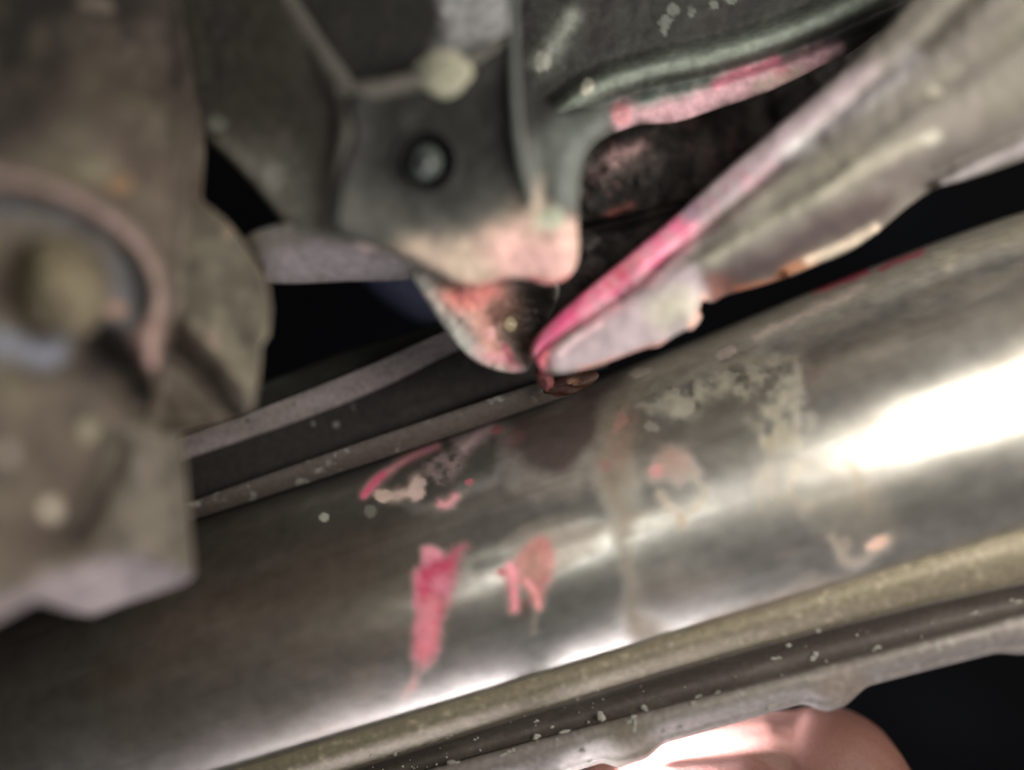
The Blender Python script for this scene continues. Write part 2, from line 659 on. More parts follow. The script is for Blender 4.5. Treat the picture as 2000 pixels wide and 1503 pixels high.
    # streaks through the bright reflection
    for pts, wd in (([(1510, 860), (1500, 930), (1520, 980)], 10), ([(1560, 910), (1545, 960), (1575, 990)], 12), ([(1480, 930), (1490, 1000)], 7),
                    ([(1655, 905), (1680, 940), (1690, 990)], 12), ([(1770, 780), (1776, 850)], 5)):
        p.line(pts, wd, (150, 132, 106), 0.4, 18, 26, rough=0.5, metal=0.6)
    # pointed stain low on the right
    p.patch([(1590, 960), (1640, 930), (1700, 960), (1745, 1010), (1740, 1050), (1700, 1075), (1662, 1098), (1635, 1060), (1600, 1010)],
            (122, 110, 92), 22, 0.45, 18, 40, rough=0.5, metal=0.55)
    p.line([(1625, 1045), (1660, 1098), (1720, 1070), (1738, 1050)], 10, (150, 130, 108), 0.5, 8, 30, rough=0.7, metal=0.3)
    p.spot(1713, 1060, 26, (190, 150, 132), 0.8, 12, -28, 4, rough=0.9, metal=0)
    p.spot(1650, 1060, 10, (90, 72, 60), 0.6, 14, 0, 4, rough=0.9, metal=0)
    p.patch([(1250, 1120), (1340, 1110), (1420, 1130), (1350, 1180), (1260, 1170)], (110, 96, 80), 26, 0.5, 20, 50, rough=0.5, metal=0.5)
    # splash on the left, below the upper flange
    p.patch([(760, 965), (735, 955), (770, 900), (850, 860), (960, 830), (985, 860), (960, 930), (900, 960), (850, 990), (800, 985)],
            (46, 41, 37), 12, 0.9, 14, 40, rough=0.7, metal=0.1)
    p.line([(712, 962), (738, 934), (790, 898), (852, 868)], 9, (226, 152, 160), 0.95, 4, 30, rough=0.7, metal=0)
    p.line([(710, 966), (728, 944), (748, 925)], 8, (240, 106, 140), 0.95, 2, 30, rough=0.55, metal=0)
    p.line([(750, 965), (775, 968), (800, 955), (815, 935), (808, 965)], 11, (206, 178, 166), 0.95, 7, 22, rough=0.9, metal=0)
    p.spot(748, 968, 16, (212, 184, 168), 0.9, 13, 0, 8, 14, rough=0.9, metal=0)
    p.spot(816, 955, 17, (204, 176, 168), 0.85, 22, 20, 10, 14, rough=0.9, metal=0)
    p.line([(905, 872), (930, 850), (958, 832)], 14, (196, 166, 166), 0.9, 9, 22, rough=0.9, metal=0)
    p.spot(895, 850, 22, (150, 132, 128), 0.8, 18, 0, 9, 14, rough=0.9, metal=0)
    p.patch([(820, 900), (860, 880), (900, 890), (890, 930), (850, 940)], (150, 128, 126), 8, 0.8, 12, 22, metal=0, brk=14)
    p.spot(866, 915, 18, (96, 84, 80), 0.5, 14, 0, 10, 14, rough=0.9, metal=0)
    p.spot(970, 840, 15, (150, 76, 84), 0.75, 9, -20, 6, rough=0.7, metal=0)
    p.spot(1000, 858, 30, (110, 66, 66), 0.4, 16, -20, 8, rough=0.7, metal=0.3)
    p.line([(860, 985), (875, 982), (890, 970)], 10, (220, 150, 158), 0.95, 6, 14, rough=0.7, metal=0)
    p.spot(918, 942, 10, (176, 96, 108), 0.85, 8, 0, 4, 14, rough=0.7, metal=0)
    # the two pink runs
    p.patch([(822, 1072), (840, 1064), (858, 1072), (866, 1092), (850, 1100), (826, 1100)], (212, 134, 148), 6, 0.95, 5, 18, rough=0.45, metal=0)
    p.patch([(815, 1122), (832, 1100), (866, 1092), (886, 1068), (912, 1064), (900, 1086), (890, 1130), (878, 1165), (868, 1200), (862, 1235), (850, 1280),
             (828, 1300), (808, 1280), (808, 1240), (816, 1190), (812, 1150)], (172, 70, 92), 9, 0.88, 5, 18, rough=0.42, metal=0)
    p.patch([(815, 1124), (836, 1102), (880, 1090), (872, 1115), (845, 1140), (830, 1165), (822, 1185), (812, 1160)], (178, 50, 84), 9, 0.8, 6, 20, rough=0.35, metal=0)
    p.patch([(822, 1180), (850, 1170), (858, 1190), (850, 1270), (830, 1290), (815, 1280), (818, 1230)], (216, 128, 132), 10, 0.6, 6, 20, rough=0.5, metal=0)
    p.line([(838, 1285), (820, 1320), (800, 1345), (790, 1360)], 8, (190, 140, 132), 0.35, 8, 24, rough=0.5, metal=0.3)
    p.line([(812, 1300), (806, 1340)], 7, (190, 120, 120), 0.4, 6, 24, rough=0.5, metal=0.3)
    p.patch([(1058, 1048), (1074, 1058), (1080, 1085), (1074, 1130), (1062, 1160), (1056, 1188), (1040, 1180), (1026, 1150), (1012, 1140), (1014, 1170),
             (1010, 1195), (996, 1192), (992, 1150), (984, 1125), (972, 1120), (990, 1104), (1014, 1085), (1036, 1060)], (164, 88, 86), 8, 0.82, 4, 16, rough=0.45, metal=0)
    p.patch([(1022, 1090), (1050, 1072), (1066, 1090), (1062, 1120), (1040, 1140), (1024, 1125)], (150, 112, 96), 10, 0.75, 5, 16, rough=0.5, metal=0)
    p.line([(996, 1104), (1002, 1130), (1005, 1188)], 8, (232, 138, 156), 0.85, 3, 20, rough=0.45, metal=0)
    p.line([(1030, 1136), (1046, 1160), (1050, 1186)], 8, (226, 148, 150), 0.85, 3, 20, rough=0.45, metal=0)
    p.spot(980, 1116, 10, (170, 84, 90), 0.8, 7, 20, 3, rough=0.5, metal=0)
    p.line([(1048, 1190), (1040, 1230)], 7, (132, 116, 92), 0.5, 5, 20, rough=0.5, metal=0.4)
    p.spot(634, 1010, 11, (170, 170, 156), 0.85, 11, 0, 3, rough=0.9, metal=0)
    p.spot(722, 998, 14, (110, 112, 100), 0.6, 13, 0, 6, rough=0.9, metal=0.2)
    p.patch([(812, 1105), (905, 1070), (880, 1170), (850, 1290), (805, 1290), (810, 1190)], (202, 126, 142), 6, 0.5, 6, 20, rough=0.5, metal=0, brk=26)
    p.patch([(990, 1110), (1040, 1055), (1080, 1070), (1075, 1140), (1050, 1185), (1000, 1190)], (196, 130, 122), 8, 0.5, 6, 20, brk=20)
    return p


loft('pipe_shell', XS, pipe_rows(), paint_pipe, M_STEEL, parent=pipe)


def strip(name, yt, yb, prof, thick, paint, mat, parent, xs=XS, n=14, kwargs=None):
    """long strip between two edges, prof(v)->depth offset for v 0..1 top to bottom"""
    T = yt(xs)
    B = yb(xs)
    rows = []
    for v in np.linspace(0, 1, n):
        rows.append((T + (B - T) * v, prof(v, xs) + 0.0 * xs))
    back = []
    for (yy, dd) in rows[::-1]:
        cx = (xs - 1000)
        # pushed straight back; stay behind the front by perspective
        d2 = dd + thick
        back.append((751.5 + (yy - 751.5) * dd / d2, d2))
    return loft(name, xs, rows + back, paint, mat, parent=parent, **(kwargs or {}))


def paint_roll(x, y):
    p = Paint(x, y, (112, 103, 84), 0.6, 0.35)
    p.mottle((112, 102, 86), 60, -0.1, 0.5, 0.7, 4, 2, 0.6, -17, rough=0.6, metal=0.4)
    p.mottle((150, 140, 118), 14, 0.25, 0.6, 0.6, 5, rough=0.8, metal=0.1)
    return p


def roll_prof(v, x):
    a = math.pi * v
    return d_grv(x) + 0.0022 - 0.0045 * math.sin(a) ** 0.9 + 0.003 * v


strip('rolled_edge', lambda x: y_grv(x) - 5, lambda x: y_rol(x) + 2, roll_prof, 0.004, paint_roll, M_EDGE, pipe, n=30)


def paint_chan(x, y):
    p = Paint(x, y, (58, 50, 44), 0.7, 0.2)
    p.mottle((72, 65, 58), 40, 0.0, 0.5, 0.7, 6, 3, 0.5, -17)
    return p


strip('lower_channel', lambda x: y_rol(x) - 1, lambda x: y_fla(x) + 3, lambda v, x: d_grv(x) + 0.0035 + 0.005 * math.sin(math.pi * v) + 0.001 * v, 0.002, paint_chan, M_EDGE, pipe, n=10)


def paint_flange(x, y):
    p = Paint(x, y, (112, 104, 98), 0.65, 0.35)
    p.mottle((92, 84, 76), 80, -0.1, 0.5, 0.6, 7, 2, 1, -17)
    p.mottle((136, 130, 126), 18, 0.25, 0.6, 0.5, 8)
    p.patch([(1190, 1385), (1235, 1400), (1262, 1430), (1280, 1470), (1240, 1490), (1205, 1490), (1185, 1440)], (84, 74, 60), 14, 0.8, 10, 30, rough=0.7, metal=0.1)
    p.patch([(1590, 1330), (1640, 1310), (1690, 1320), (1690, 1360), (1640, 1370), (1600, 1350)], (112, 98, 86), 14, 0.6, 8, 30)
    return p


def y_bot2(x):
    y = y_bot(x)
    y = y + 28 * sm(x, 1558, 1622) * (1 - sm(x, 1640, 1702)) - 0 * x
    y = y + 20 * sm(x, 1170, 1215) * (1 - sm(x, 1255, 1302))
    y = y + 16 * sm(x, 1936, 2010)
    return y


XF = np.arange(-420, 2420, 4.0)


def fl_prof(v, x):
    b = 0.0025 * np.exp(-((x - 1625) / 40) ** 2) * sm(np.full_like(x, v), .35, .9)
    c = 0.002 * np.exp(-((x - 1235) / 35) ** 2) * sm(np.full_like(x, v), .3, .9)
    return d_grv(x) + 0.0045 - 0.003 * math.sin(math.pi * min(v * 1.3, 1)) ** 0.7 - b - c + 0.002 * v + (0.003 * max(0, v - .93) / .07)


strip('bottom_flange', lambda x: y_fla(x), y_bot2, fl_prof, 0.0018, paint_flange, M_EDGE, pipe, xs=XF, n=22)

# upper flange strip of the pipe and the dark web behind it
XU = np.arange(-420, 1125, 5.0)
yu_top = smooth_curve([(-420, 1215), (0, 1095), (373, 979), (520, 928), (666, 875), (783, 836), (890, 800), (996, 765), (1190, 700)])
yu_bot = smooth_curve([(-420, 1252), (0, 1130), (373, 1012), (622, 931), (770, 885), (863, 852), (970, 815), (1060, 786), (1190, 740)])


def paint_upfl(x, y):
    p = Paint(x, y, (72, 63, 59), 0.75, 0.1)
    p.mottle((80, 70, 64), 60, -0.1, 0.5, 0.7, 9, 3, .6, -20)
    p.mottle((150, 150, 140), 20, 0.3, 0.6, 0.5, 10)
    return p


strip('upper_flange', yu_top, lambda x: yu_bot(x) + 4, lambda v, x: 0.2785 + dshift(x) + 0.006 * v ** 2 - .001 * math.sin(math.pi * v), 0.003, paint_upfl, M_EDGE, pipe, xs=XU, n=10)

# specks of dried mineral on the lower edge
def specks():
    V, F = [], []
    rs = random.Random(5)
    spots = [(1175, 1405, 9, 16), (1238, 1400, 8, 10), (1292, 1423, 7, 10), (1263, 1385, 10, 9), (1360, 1360, 12, 14), (1355, 1375, 8, 8), (1505, 1373, 10, 12),
             (1620, 1343, 17, 9), (1590, 1285, 9, 12), (1588, 1287, 8, 10), (1543, 1256, 10, 8), (1522, 1282, 18, 8), (1674, 1238, 5, 6), (1623, 1166, 7, 7),
             (1312, 1258, 7, 8), (1712, 1265, 9, 6), (1828, 1260, 14, 11), (1784, 1274, 8, 7), (1902, 1197, 12, 6), (1985, 1172, 18, 7), (1240, 1420, 5, 18), (1000, 1466, 12, 9),
             (1100, 1430, 16, 6), (1160, 1445, 12, 8), (1190, 1440, 10, 9), (1140, 1462, 9, 8), (1320, 1430, 12, 8), (890, 1490, 14, 8), (1050, 1440, 9, 7),
             (985, 1475, 10, 6), (1230, 1408, 6, 6), (1400, 1352, 6, 6), (1050, 1404, 8, 7), (775, 1467, 9, 9), (880, 1435, 6, 6), (930, 1440, 6, 6), (1325, 1418, 9, 6)]
    for _ in range(110):
        x = rs.uniform(700, 1990)
        v = rs.random() ** 1.0
        y = float(y_rol(np.array([x]))[0] * (1 - v) + y_bot(np.array([x]))[0] * v) - 10 + 8 * rs.random()
        if rs.random() < 0.2:
            y -= 70 * rs.random()
        if x > 1400 and rs.random() < 0.6:
            continue
        r = rs.choice([1.5, 2, 2, 3, 4, 5])
        spots.append((x, y, r * rs.uniform(.8, 1.6), r))
    for (x, y, rx, ry) in spots:
        yr = float(y_rol(np.array([x]))[0])
        yf = float(y_fla(np.array([x]))[0])
        yg = float(y_grv(np.array([x]))[0])
        yb = float(y_bot(np.array([x]))[0])
        if y < yr:
            v = (y - (yg - 5)) / (yr + 2 - yg + 5)
            d = float(roll_prof(min(max(v, .02), .98), x))
        elif y < yf:
            v = (y - yr) / (yf - yr)
            d = d_grv(np.array([x]))[0] + 0.0035 + 0.005 * math.sin(math.pi * v) + .001 * v
        else:
            v = min((y - yf) / (yb - yf), 1)
            d = float(fl_prof(v, np.array([x]))[0])
        nn = 1 if rx < 6 else 3
        for q in range(nn):
            cx = x + (rs.uniform(-.6, .6) * rx if nn > 1 else 0)
            cy = y + (rs.uniform(-.6, .6) * ry if nn > 1 else 0)
            k = 0.6 if nn > 1 else 1
            b = len(V)
            m = 9
            V.append(W(cx, cy, d - 0.0005))
            for j in range(m):
                a = 2 * math.pi * j / m
                rr = rs.uniform(.7, 1.2) * k
                V.append(W(cx + math.cos(a) * rx * rr, cy + math.sin(a) * ry * rr, d + 0.0003))
            for j in range(m):
                F.append([b, b + 1 + (j + 1) % m, b + 1 + j])
    V = np.array([list(v) for v in V])
    P = Paint(V[:, 0] * 1000, V[:, 1] * 1000, (120, 116, 108), .9, 0)
    mesh_obj('mineral_specks', V, F, M_CAST, P, parent=pipe, kind='stuff')


specks()

# ------------------------------------------------------------------ the rail behind
rail = thing('frame_rail', W(600, 800, .33), 'narrow dark metal rail with a pale lip behind the left end of the pipe', 'rail')
XR = np.arange(-420, 1250, 5.0)
ra_top = curve([(-420, 1110), (0, 975), (351, 854), (479, 809), (629, 751), (739, 705), (849, 655), (1000, 590), (1250, 480)])
ra_bot = curve([(-420, 1150), (0, 1018), (366, 896), (476, 859), (629, 805), (757, 752), (885, 688), (1000, 640), (1250, 530)])


def paint_lip(x, y):
    p = Paint(x, y, (124, 112, 112), 0.75, 0.1)
    p.mottle((90, 84, 80), 50, -0.1, 0.5, 0.6, 12, 3, .7, -20)
    p.spot(483, 820, 5, (50, 44, 44), 0.9)
    p.spot(575, 790, 5, (60, 54, 50), 0.8)
    return p


strip('rail_lip', ra_top, ra_bot, lambda v, x: 0.290 + 0.003 * v, 0.004, paint_lip, M_EDGE, rail, xs=XR, n=8)


def paint_web(x, y):
    p = Paint(x, y, (44, 41, 39), 0.7, 0.2)
    p.mottle((60, 56, 52), 60, -0.1, 0.5, 0.6, 13, 3, .7, -20)
    for (a, b, r) in ((658, 831, 6), (688, 792, 5), (610, 828, 4), (684, 875, 5)):
        p.spot(a, b, r, (130, 130, 126), 0.6, r, 0, 2)
    return p


strip('rail_web', lambda x: ra_bot(x) - 3, lambda x: yu_top(x) + 14, lambda v, x: 0.2945 - 0.006 * v, 0.003, paint_web, M_PLASTIC, rail, xs=np.arange(-420, 1190, 6.0), n=12)
strip('rail_top', lambda x: ra_top(x) - 48 + 26 * sm(x, 640, 860), lambda x: ra_top(x) + 4, lambda v, x: 0.310 - 0.017 * v, 0.004, lambda x, y: Paint(x, y, (62, 60, 54), .8).mottle((84, 88, 78), 40, 0, .5, .6, 14, 2, .7, -20),
      M_PLASTIC, rail, xs=XR, n=8)

# dark blue hose far behind the shroud
tube('coolant_hose', [(700, 430, .335), (790, 530, .335), (880, 600, .335), (990, 700, .335)], [75, 72, 62, 50], lambda x, y: Paint(x, y, (84, 86, 110), .8), M_PLASTIC,
     label='dark blue hose in the black gap below the plastic shroud', cat='hose', n=6, seg=24)

# ------------------------------------------------------------------ plastic shroud
shroud = thing('plastic_shroud', W(850, 350, .24), 'dark dusty plastic shroud with a bolt hole and a pink crusted lower corner', 'shroud')


def d_front(x, y):
    d = 0.214 + 0.000010 * (x - 680) + 0.000006 * (y - 190)
    d = d + 0.012 * sm(y, 400, 560) * 0.0
    d = d - 0.002 * ridge(x, y, [(1004, 0), (1008, 200), (1016, 300), (1035, 400)], 18)
    d = d - 0.003 * ridge(x, y, [(690, 190), (684, 260), (655, 430)], 26)
    # lower part swells out and turns under
    d = d + 0.014 * (sm(y + 0.12 * (x - 900), 380, 600)) ** 1.5
    d = d - 0.004 * blobf(x, y, 1075, 490, 70)
    # hole
    r = np.hypot((x - 832) / 52, (y - 316) / 54)
    d = d + 0.012 * (1 - sm(r, .78, 1.05)) - 0.0012 * np.exp(-((r - 1.12) / .13) ** 2)
    # hollow between the ridge and the ledge column
    d = d + 0.001 * ridge(x, y, [(1040, 200), (1050, 300), (1060, 380)], 20)
    d = d - 0.002 * ridge(x, y, [(1170, 235), (1110, 300), (1095, 400), (1100, 480)], 30)
    d = d + 0.0012 * NZ.fbm(x / 60, y / 60, 3)
    return d


def paint_front(x, y):
    p = Paint(x, y, (30, 29, 27), 0.7, 0)
    p.mottle((38, 36, 34), 90, -0.2, 0.5, 0.8, 15)
    p.patch([(660, 430), (700, 400), (860, 440), (980, 380), (1060, 300), (1180, 230), (1150, 290), (1130, 400), (1130, 560), (900, 570), (700, 480)],
            (100, 99, 92), 50, 0.6, 40, 80)
    p.patch([(1045, 300), (1100, 240), (1190, 215), (1190, 260), (1140, 320), (1128, 400), (1060, 400)], (108, 112, 107), 20, 0.7, 12, 40)
    # crust
    p.patch([(770, 492), (860, 470), (960, 450), (1010, 420), (1040, 375), (1062, 400), (1075, 440), (1120, 430), (1135, 520), (1100, 560), (1020, 545), (940, 562), (880, 560)],
            (190, 168, 148), 28, 0.92, 36, 50, rough=0.95)
    p.patch([(950, 470), (1010, 440), (1050, 470), (1110, 450), (1130, 520), (1090, 555), (1030, 540), (970, 530)], (226, 176, 168), 20, 0.75, 22, 40, rough=0.9)
    p.spot(1075, 430, 28, (176, 182, 160), 0.7, 24, 0, 14, 20)
    p.line([(1040, 542), (1080, 552), (1115, 540)], 7, (180, 90, 88), 0.6, 5, 20)
    p.line([(900, 556), (940, 560), (985, 545)], 7, (190, 100, 96), 0.6, 5, 20)
    p.spot(1010, 262, 12, (150, 140, 138), 0.7, 18)
    return p


body('front_panel', [(680, 187), (760, 172), (900, 130), (1000, 80), (1050, 180), (1090, 215), (1140, 205), (1190, 215), (1192, 250), (1155, 282), (1136, 330), (1128, 420), (1130, 500),
                     (1110, 542), (1070, 556), (1030, 545), (985, 545), (940, 560), (900, 556), (850, 528), (790, 500), (735, 482), (690, 468), (655, 432), (668, 330), (688, 260)],
     d_front, paint_front, M_PLASTIC, thick=0.02, step=4, rpx=16, parent=shroud)


def paint_side(x, y):
    p = Paint(x, y, (66, 61, 54), 0.75, 0)
    p.mottle((60, 54, 52), 90, -0.2, 0.5, 0.8, 16)
    p.patch([(480, 300), (600, 330), (660, 430), (700, 475), (600, 460), (540, 420)], (124, 120, 110), 40, 0.7, 30, 60)
    p.spot(540, 345, 24, (140, 136, 128), 0.6, 32, 0, 14)
    p.spot(428, 240, 18, (120, 122, 110), 0.6, 16, 0, 6)
    return p


body('side_panel', [(250, -90), (545, -90), (560, 0), (620, 95), (682, 188), (688, 260), (668, 330), (656, 432), (700, 474), (620, 462), (562, 440), (500, 368), (440, 305), (396, 262), (360, 170), (300, 60)],
     lambda x, y: 0.232 - 0.000058 * (x - 400) + 0.00002 * (y - 200) - 0.002 * ridge(x, y, [(400, 262), (480, 340), (560, 430), (640, 460)], 22) + 0.0012 * NZ.fbm(x / 80, y / 80, 3),
     paint_side, M_PLASTIC, thick=0.012, step=5, rpx=12, parent=shroud)


def paint_rec(x, y):
    p = Paint(x, y, (36, 34, 32), 0.75, 0)
    p.patch([(885, -60), (1005, -60), (1003, 75), (945, 118), (880, 140), (840, 110), (860, 60)], (138, 136, 136), 16, 0.95, 20, 50)
    p.spot(876, 22, 16, (150, 148, 146), 0.6)
    return p


body('recessed_panel', [(530, -90), (1010, -90), (1006, 90), (900, 135), (830, 160), (678, 192), (610, 90), (560, 10)],
     lambda x, y: 0.232 + 0.0008 * NZ.fbm(x / 90, y / 90, 3), paint_rec, M_PLASTIC, thick=0.006, step=6, rpx=6, parent=shroud, smooth_poly=False)
pr = lambda x, y: Paint(x, y, (80, 76, 70), 0.6).mottle((90, 84, 80), 40, 0, .5, .7, 17)
tube('rib', [(520, -60, .2285), (560, 5, .2245), (620, 98, .2205), (680, 187, .2155)], [24, 23, 23, 25], pr, M_PLASTIC, shroud)
tube('rib', [(680, 187, .2155), (760, 172, .2155), (840, 152, .2165), (930, 118, .2185), (1003, 82, .2195)], [25, 20, 22, 22, 20], pr, M_PLASTIC, shroud)
tube('rib', [(682, 187, .2165), (686, 250, .2165), (672, 340, .2175), (658, 432, .2195)], [25, 26, 26, 22], pr, M_PLASTIC, shroud)
tube('rib', [(1000, -60, .220), (1003, 60, .217), (1007, 200, .214), (1018, 300, .214), (1036, 400, .216)], [10, 9, 10, 12, 6], lambda x, y: Paint(x, y, (84, 86, 82), .6), M_PLASTIC, shroud)
dome('clay_splat', 868, 140, .2155, 54, 48, 0.0028, lambda x, y: Paint(x, y, (132, 129, 112), .95).mottle((150, 146, 128), 20, -.2, .4, .7, 19), M_CAST, shroud, ang=-20, lump=0.3,
     label='pale clay blob stuck on the rib')

bolt = dome('bolt', 828, 318, .2200, 38, 39, 0.009, lambda x, y: Paint(x, y, (84, 88, 84), .45, .4), M_EDGE, shroud, ang=20)
dome('bolt_tip', 836, 320, .2115, 16, 17, 0.003, lambda x, y: Paint(x, y, (104, 106, 102), .4, .6), M_EDGE, bolt)


def paint_under(x, y):
    p = Paint(x, y, (104, 98, 90), 0.75, 0)
    p.patch([(515, 500), (640, 478), (760, 500), (800, 530), (780, 560), (520, 570)], (142, 134, 134), 12, 0.9, 12, 40)  # light from below painted in: ledge paler towards its bottom
    p.mottle((110, 104, 100), 60, -0.2, 0.5, 0.6, 20)
    p.spot(720, 480, 30, (176, 156, 148), 0.7, 20, 20, 14)
    return p


body('lower_ledge', [(480, 462), (560, 436), (640, 452), (700, 466), (770, 492), (800, 530), (790, 546), (690, 549), (530, 553), (515, 520), (490, 490)],
     lambda x, y: 0.226 + 0.00020 * (y - 440) - 0.0016 * ridge(x, y, [(560, 440), (700, 475), (780, 510)], 14), paint_under, M_PLASTIC, thick=0.01, step=4, rpx=10, parent=shroud)


def d_cup(x, y):
    d = 0.236 + 0.000025 * (y - 500)
    d = d + 0.022 * blobf(x, y, 1040, 620, 75, 95, 20)
    d = d + 0.004 * blobf(x, y, 970, 640, 30, 50, 20) + 0.0025 * NZ.fbm(x / 26, y / 26, 3)
    return d


def paint_cup(x, y):
    p = Paint(x, y, (134, 128, 122), 0.75, 0)
    p.mottle((110, 104, 100), 40, -0.2, 0.5, 0.6, 21)
    p.patch([(840, 580), (890, 560), (960, 552), (1000, 552), (1010, 590), (980, 640), (990, 700), (950, 700), (930, 660), (900, 620), (860, 600)], (176, 128, 116), 16, 0.9, 20, 30)
    p.patch([(870, 575), (930, 558), (980, 556), (960, 580), (920, 600), (890, 595)], (176, 96, 92), 12, 0.8, 14, 24)
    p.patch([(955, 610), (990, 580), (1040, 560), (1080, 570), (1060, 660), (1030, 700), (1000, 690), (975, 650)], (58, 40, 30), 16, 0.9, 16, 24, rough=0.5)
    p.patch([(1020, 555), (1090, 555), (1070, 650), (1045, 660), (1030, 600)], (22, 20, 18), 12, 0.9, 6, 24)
    p.spot(998, 634, 13, (150, 136, 110), 0.8, 16, 0, 4, rough=0.3)
    p.spot(955, 650, 12, (184, 140, 140), 0.7, 14, 0, 6)
    p.line([(930, 690), (970, 700), (1010, 716)], 11, (180, 124, 134), 0.7, 8, 20)
    p.line([(985, 680), (1000, 704)], 8, (150, 70, 90), 0.7, 6, 20)
    p.line([(830, 560), (880, 640), (930, 696)], 14, (150, 150, 144), 0.6, 8, 30)
    return p


body('drain_cup', [(782, 492), (850, 518), (900, 545), (960, 540), (1030, 535), (1085, 552), (1090, 580), (1068, 640), (1045, 700), (1030, 724), (998, 728), (950, 716), (912, 692), (872, 645), (835, 590), (805, 540)],
     d_cup, paint_cup, M_CAST, thick=0.02, step=3.5, rpx=14, parent=shroud)

# ------------------------------------------------------------------ engine cover with ledges
cover = thing('engine_cover', W(1400, 150, .27), 'dark ribbed engine cover with two curved ledges, the lower one stained pink', 'engine cover')
LEDGE1 = [(1030, 380), (1048, 300), (1085, 235), (1150, 182), (1250, 145), (1400, 112), (1560, 60), (1760, -30)]
GROOVE = [(1062, 380), (1080, 310), (1120, 250), (1170, 205), (1260, 178), (1400, 150), (1560, 95), (1760, 0)]
L1 = catmull(LEDGE1, 6)
G1 = catmull(GROOVE, 6)


def d_cov(x, y):
    d = 0.250 + 0.00001 * (x - 1000)
    # flat upper face lies deeper; the ledge steps forward below it
    dl, qx, qy, _ = seg_dist(x, y, L1, False)
    side = np.where((y - qy) + 0.6 * (x - qx) < 0, -dl, dl)
    d = d + 0.010 * (1 - sm(side, -46, -6))
    d = d + 0.006 * sm(side, 6, 34) - 0.004 * sm(side, 36, 58)
    d = d - 0.002 * ridge(x, y, [(1055, 120), (1100, 60), (1120, 10), (1140, -50)], 26)
    d = d + 0.0012 * NZ.fbm(x / 50, y / 50, 3)
    return d


def paint_cov(x, y):
    p = Paint(x, y, (46, 45, 42), 0.7, 0)
    p.mottle((38, 35, 34), 90, -.2, .5, .7, 23)
    p.line([(1030, 380), (1048, 300), (1085, 235), (1150, 182), (1250, 142), (1400, 104), (1560, 52), (1760, -40)], 22, (122, 128, 118), 0.85, 8, 40)
    p.line([(1140, 255), (1180, 222), (1280, 198), (1420, 160), (1500, 135)], 14, (112, 124, 116), 0.8, 8, 40)
    p.line([(1050, 122), (1085, 80), (1110, 30)], 20, (122, 124, 116), 0.8, 12, 40)
    p.spot(1060, 120, 18, (140, 140, 130), 0.6, 22, 20, 8)
    for (a, b, r) in ((1300, 45, 14), (1318, 20, 14), (1296, 62, 8), (1350, 25, 9), (1430, 0, 12), (1395, 10, 9)):
        p.spot(a, b, r, (110, 112, 106), 0.6, r, 0, 10, 12)
    p.spot(1146, 170, 13, (190, 186, 168), 0.9, 19, 20, 3)
    p.patch([(1186, 228), (1205, 202), (1230, 200), (1262, 212), (1300, 196), (1420, 158), (1510, 124), (1580, 104), (1640, 90), (1610, 130), (1520, 168), (1400, 212), (1320, 238), (1280, 242), (1250, 232), (1232, 246), (1205, 250)],
            (182, 142, 148), 9, 0.92, 12, 40, rough=0.7)
    p.line([(1400, 166), (1460, 140), (1520, 122)], 10, (186, 98, 118), 0.75, 6, 30)
    p.spot(1530, 145, 20, (176, 96, 108), 0.6, 14, -20, 6)
    p.line([(1480, 170), (1560, 140)], 14, (150, 138, 122), 0.6, 6, 30)
    p.spot(1212, 222, 22, (190, 128, 132), 0.8, 22, 0, 8)
    p.spot(1148, 238, 14, (160, 164, 164), 0.6, 12, -30, 6)
    return p


body('cover_plate', [(995, -90), (1900, -90), (1760, 20), (1680, 90), (1600, 132), (1500, 180), (1400, 214), (1320, 240), (1250, 246), (1200, 262), (1160, 290), (1130, 340), (1100, 420), (1030, 420), (1005, 300), (1000, 100)],
     d_cov, paint_cov, M_PLASTIC, thick=0.012, step=4, rpx=10, parent=cover)


def paint_block(x, y):
    p = Paint(x, y, (40, 36, 34), 0.8, 0)
    p.mottle((86, 76, 72), 50, -0.1, 0.5, 0.7, 25)
    p.mottle((92, 68, 66), 40, 0.3, 0.6, 0.6, 26)
    p.line([(1190, 310), (1225, 300), (1250, 285)], 14, (180, 146, 144), 0.85, 8, 22)
    p.line([(1180, 335), (1165, 345)], 14, (90, 72, 72), 0.8, 8, 22)
    p.line([(1190, 420), (1230, 405)], 9, (130, 76, 72), 0.7, 8, 22)
    p.spot(1150, 470, 26, (96, 88, 86), 0.7, 18, 0, 10)
    p.spot(1160, 520, 26, (80, 72, 70), 0.7, 18, 0, 10)
    return p


block = body('engine_block', [(1040, 150), (1700, 60), (1800, 200), (1640, 420), (1420, 560), (1220, 640), (1100, 680), (1000, 660), (1000, 300)],
             lambda x, y: 0.285 + 0.03 * sm(x, 1250, 1500) + 0.010 * ridge(x, y, [(1130, 450), (1230, 430), (1330, 400)], 10) + 0.005 * NZ.fbm(x / 45, y / 45, 4),
             paint_block, M_CAST, thick=0.03, step=5, rpx=20,
             label='black rough engine casting in the gap between the shroud corner and the pale arm', cat='engine block')

# ------------------------------------------------------------------ arm
ATOP = catmull([(1034, 690), (1045, 660), (1090, 612), (1150, 560), (1230, 495), (1320, 420), (1420, 330), (1520, 245), (1620, 160), (1700, 85), (1760, 20), (1850, -90)], 6)
ABOT = catmull([(1060, 728), (1100, 730), (1160, 716), (1200, 702), (1260, 680), (1285, 676), (1310, 660), (1335, 646), (1352, 642), (1366, 626), (1362, 610), (1371, 588), (1392, 590), (1420, 576), (1480, 560), (1540, 540), (1600, 515), (1660, 490), (1720, 448),
                (1775, 402), (1830, 366), (1880, 352), (1950, 330), (2010, 308), (2150, 250), (2350, 170)], 6)


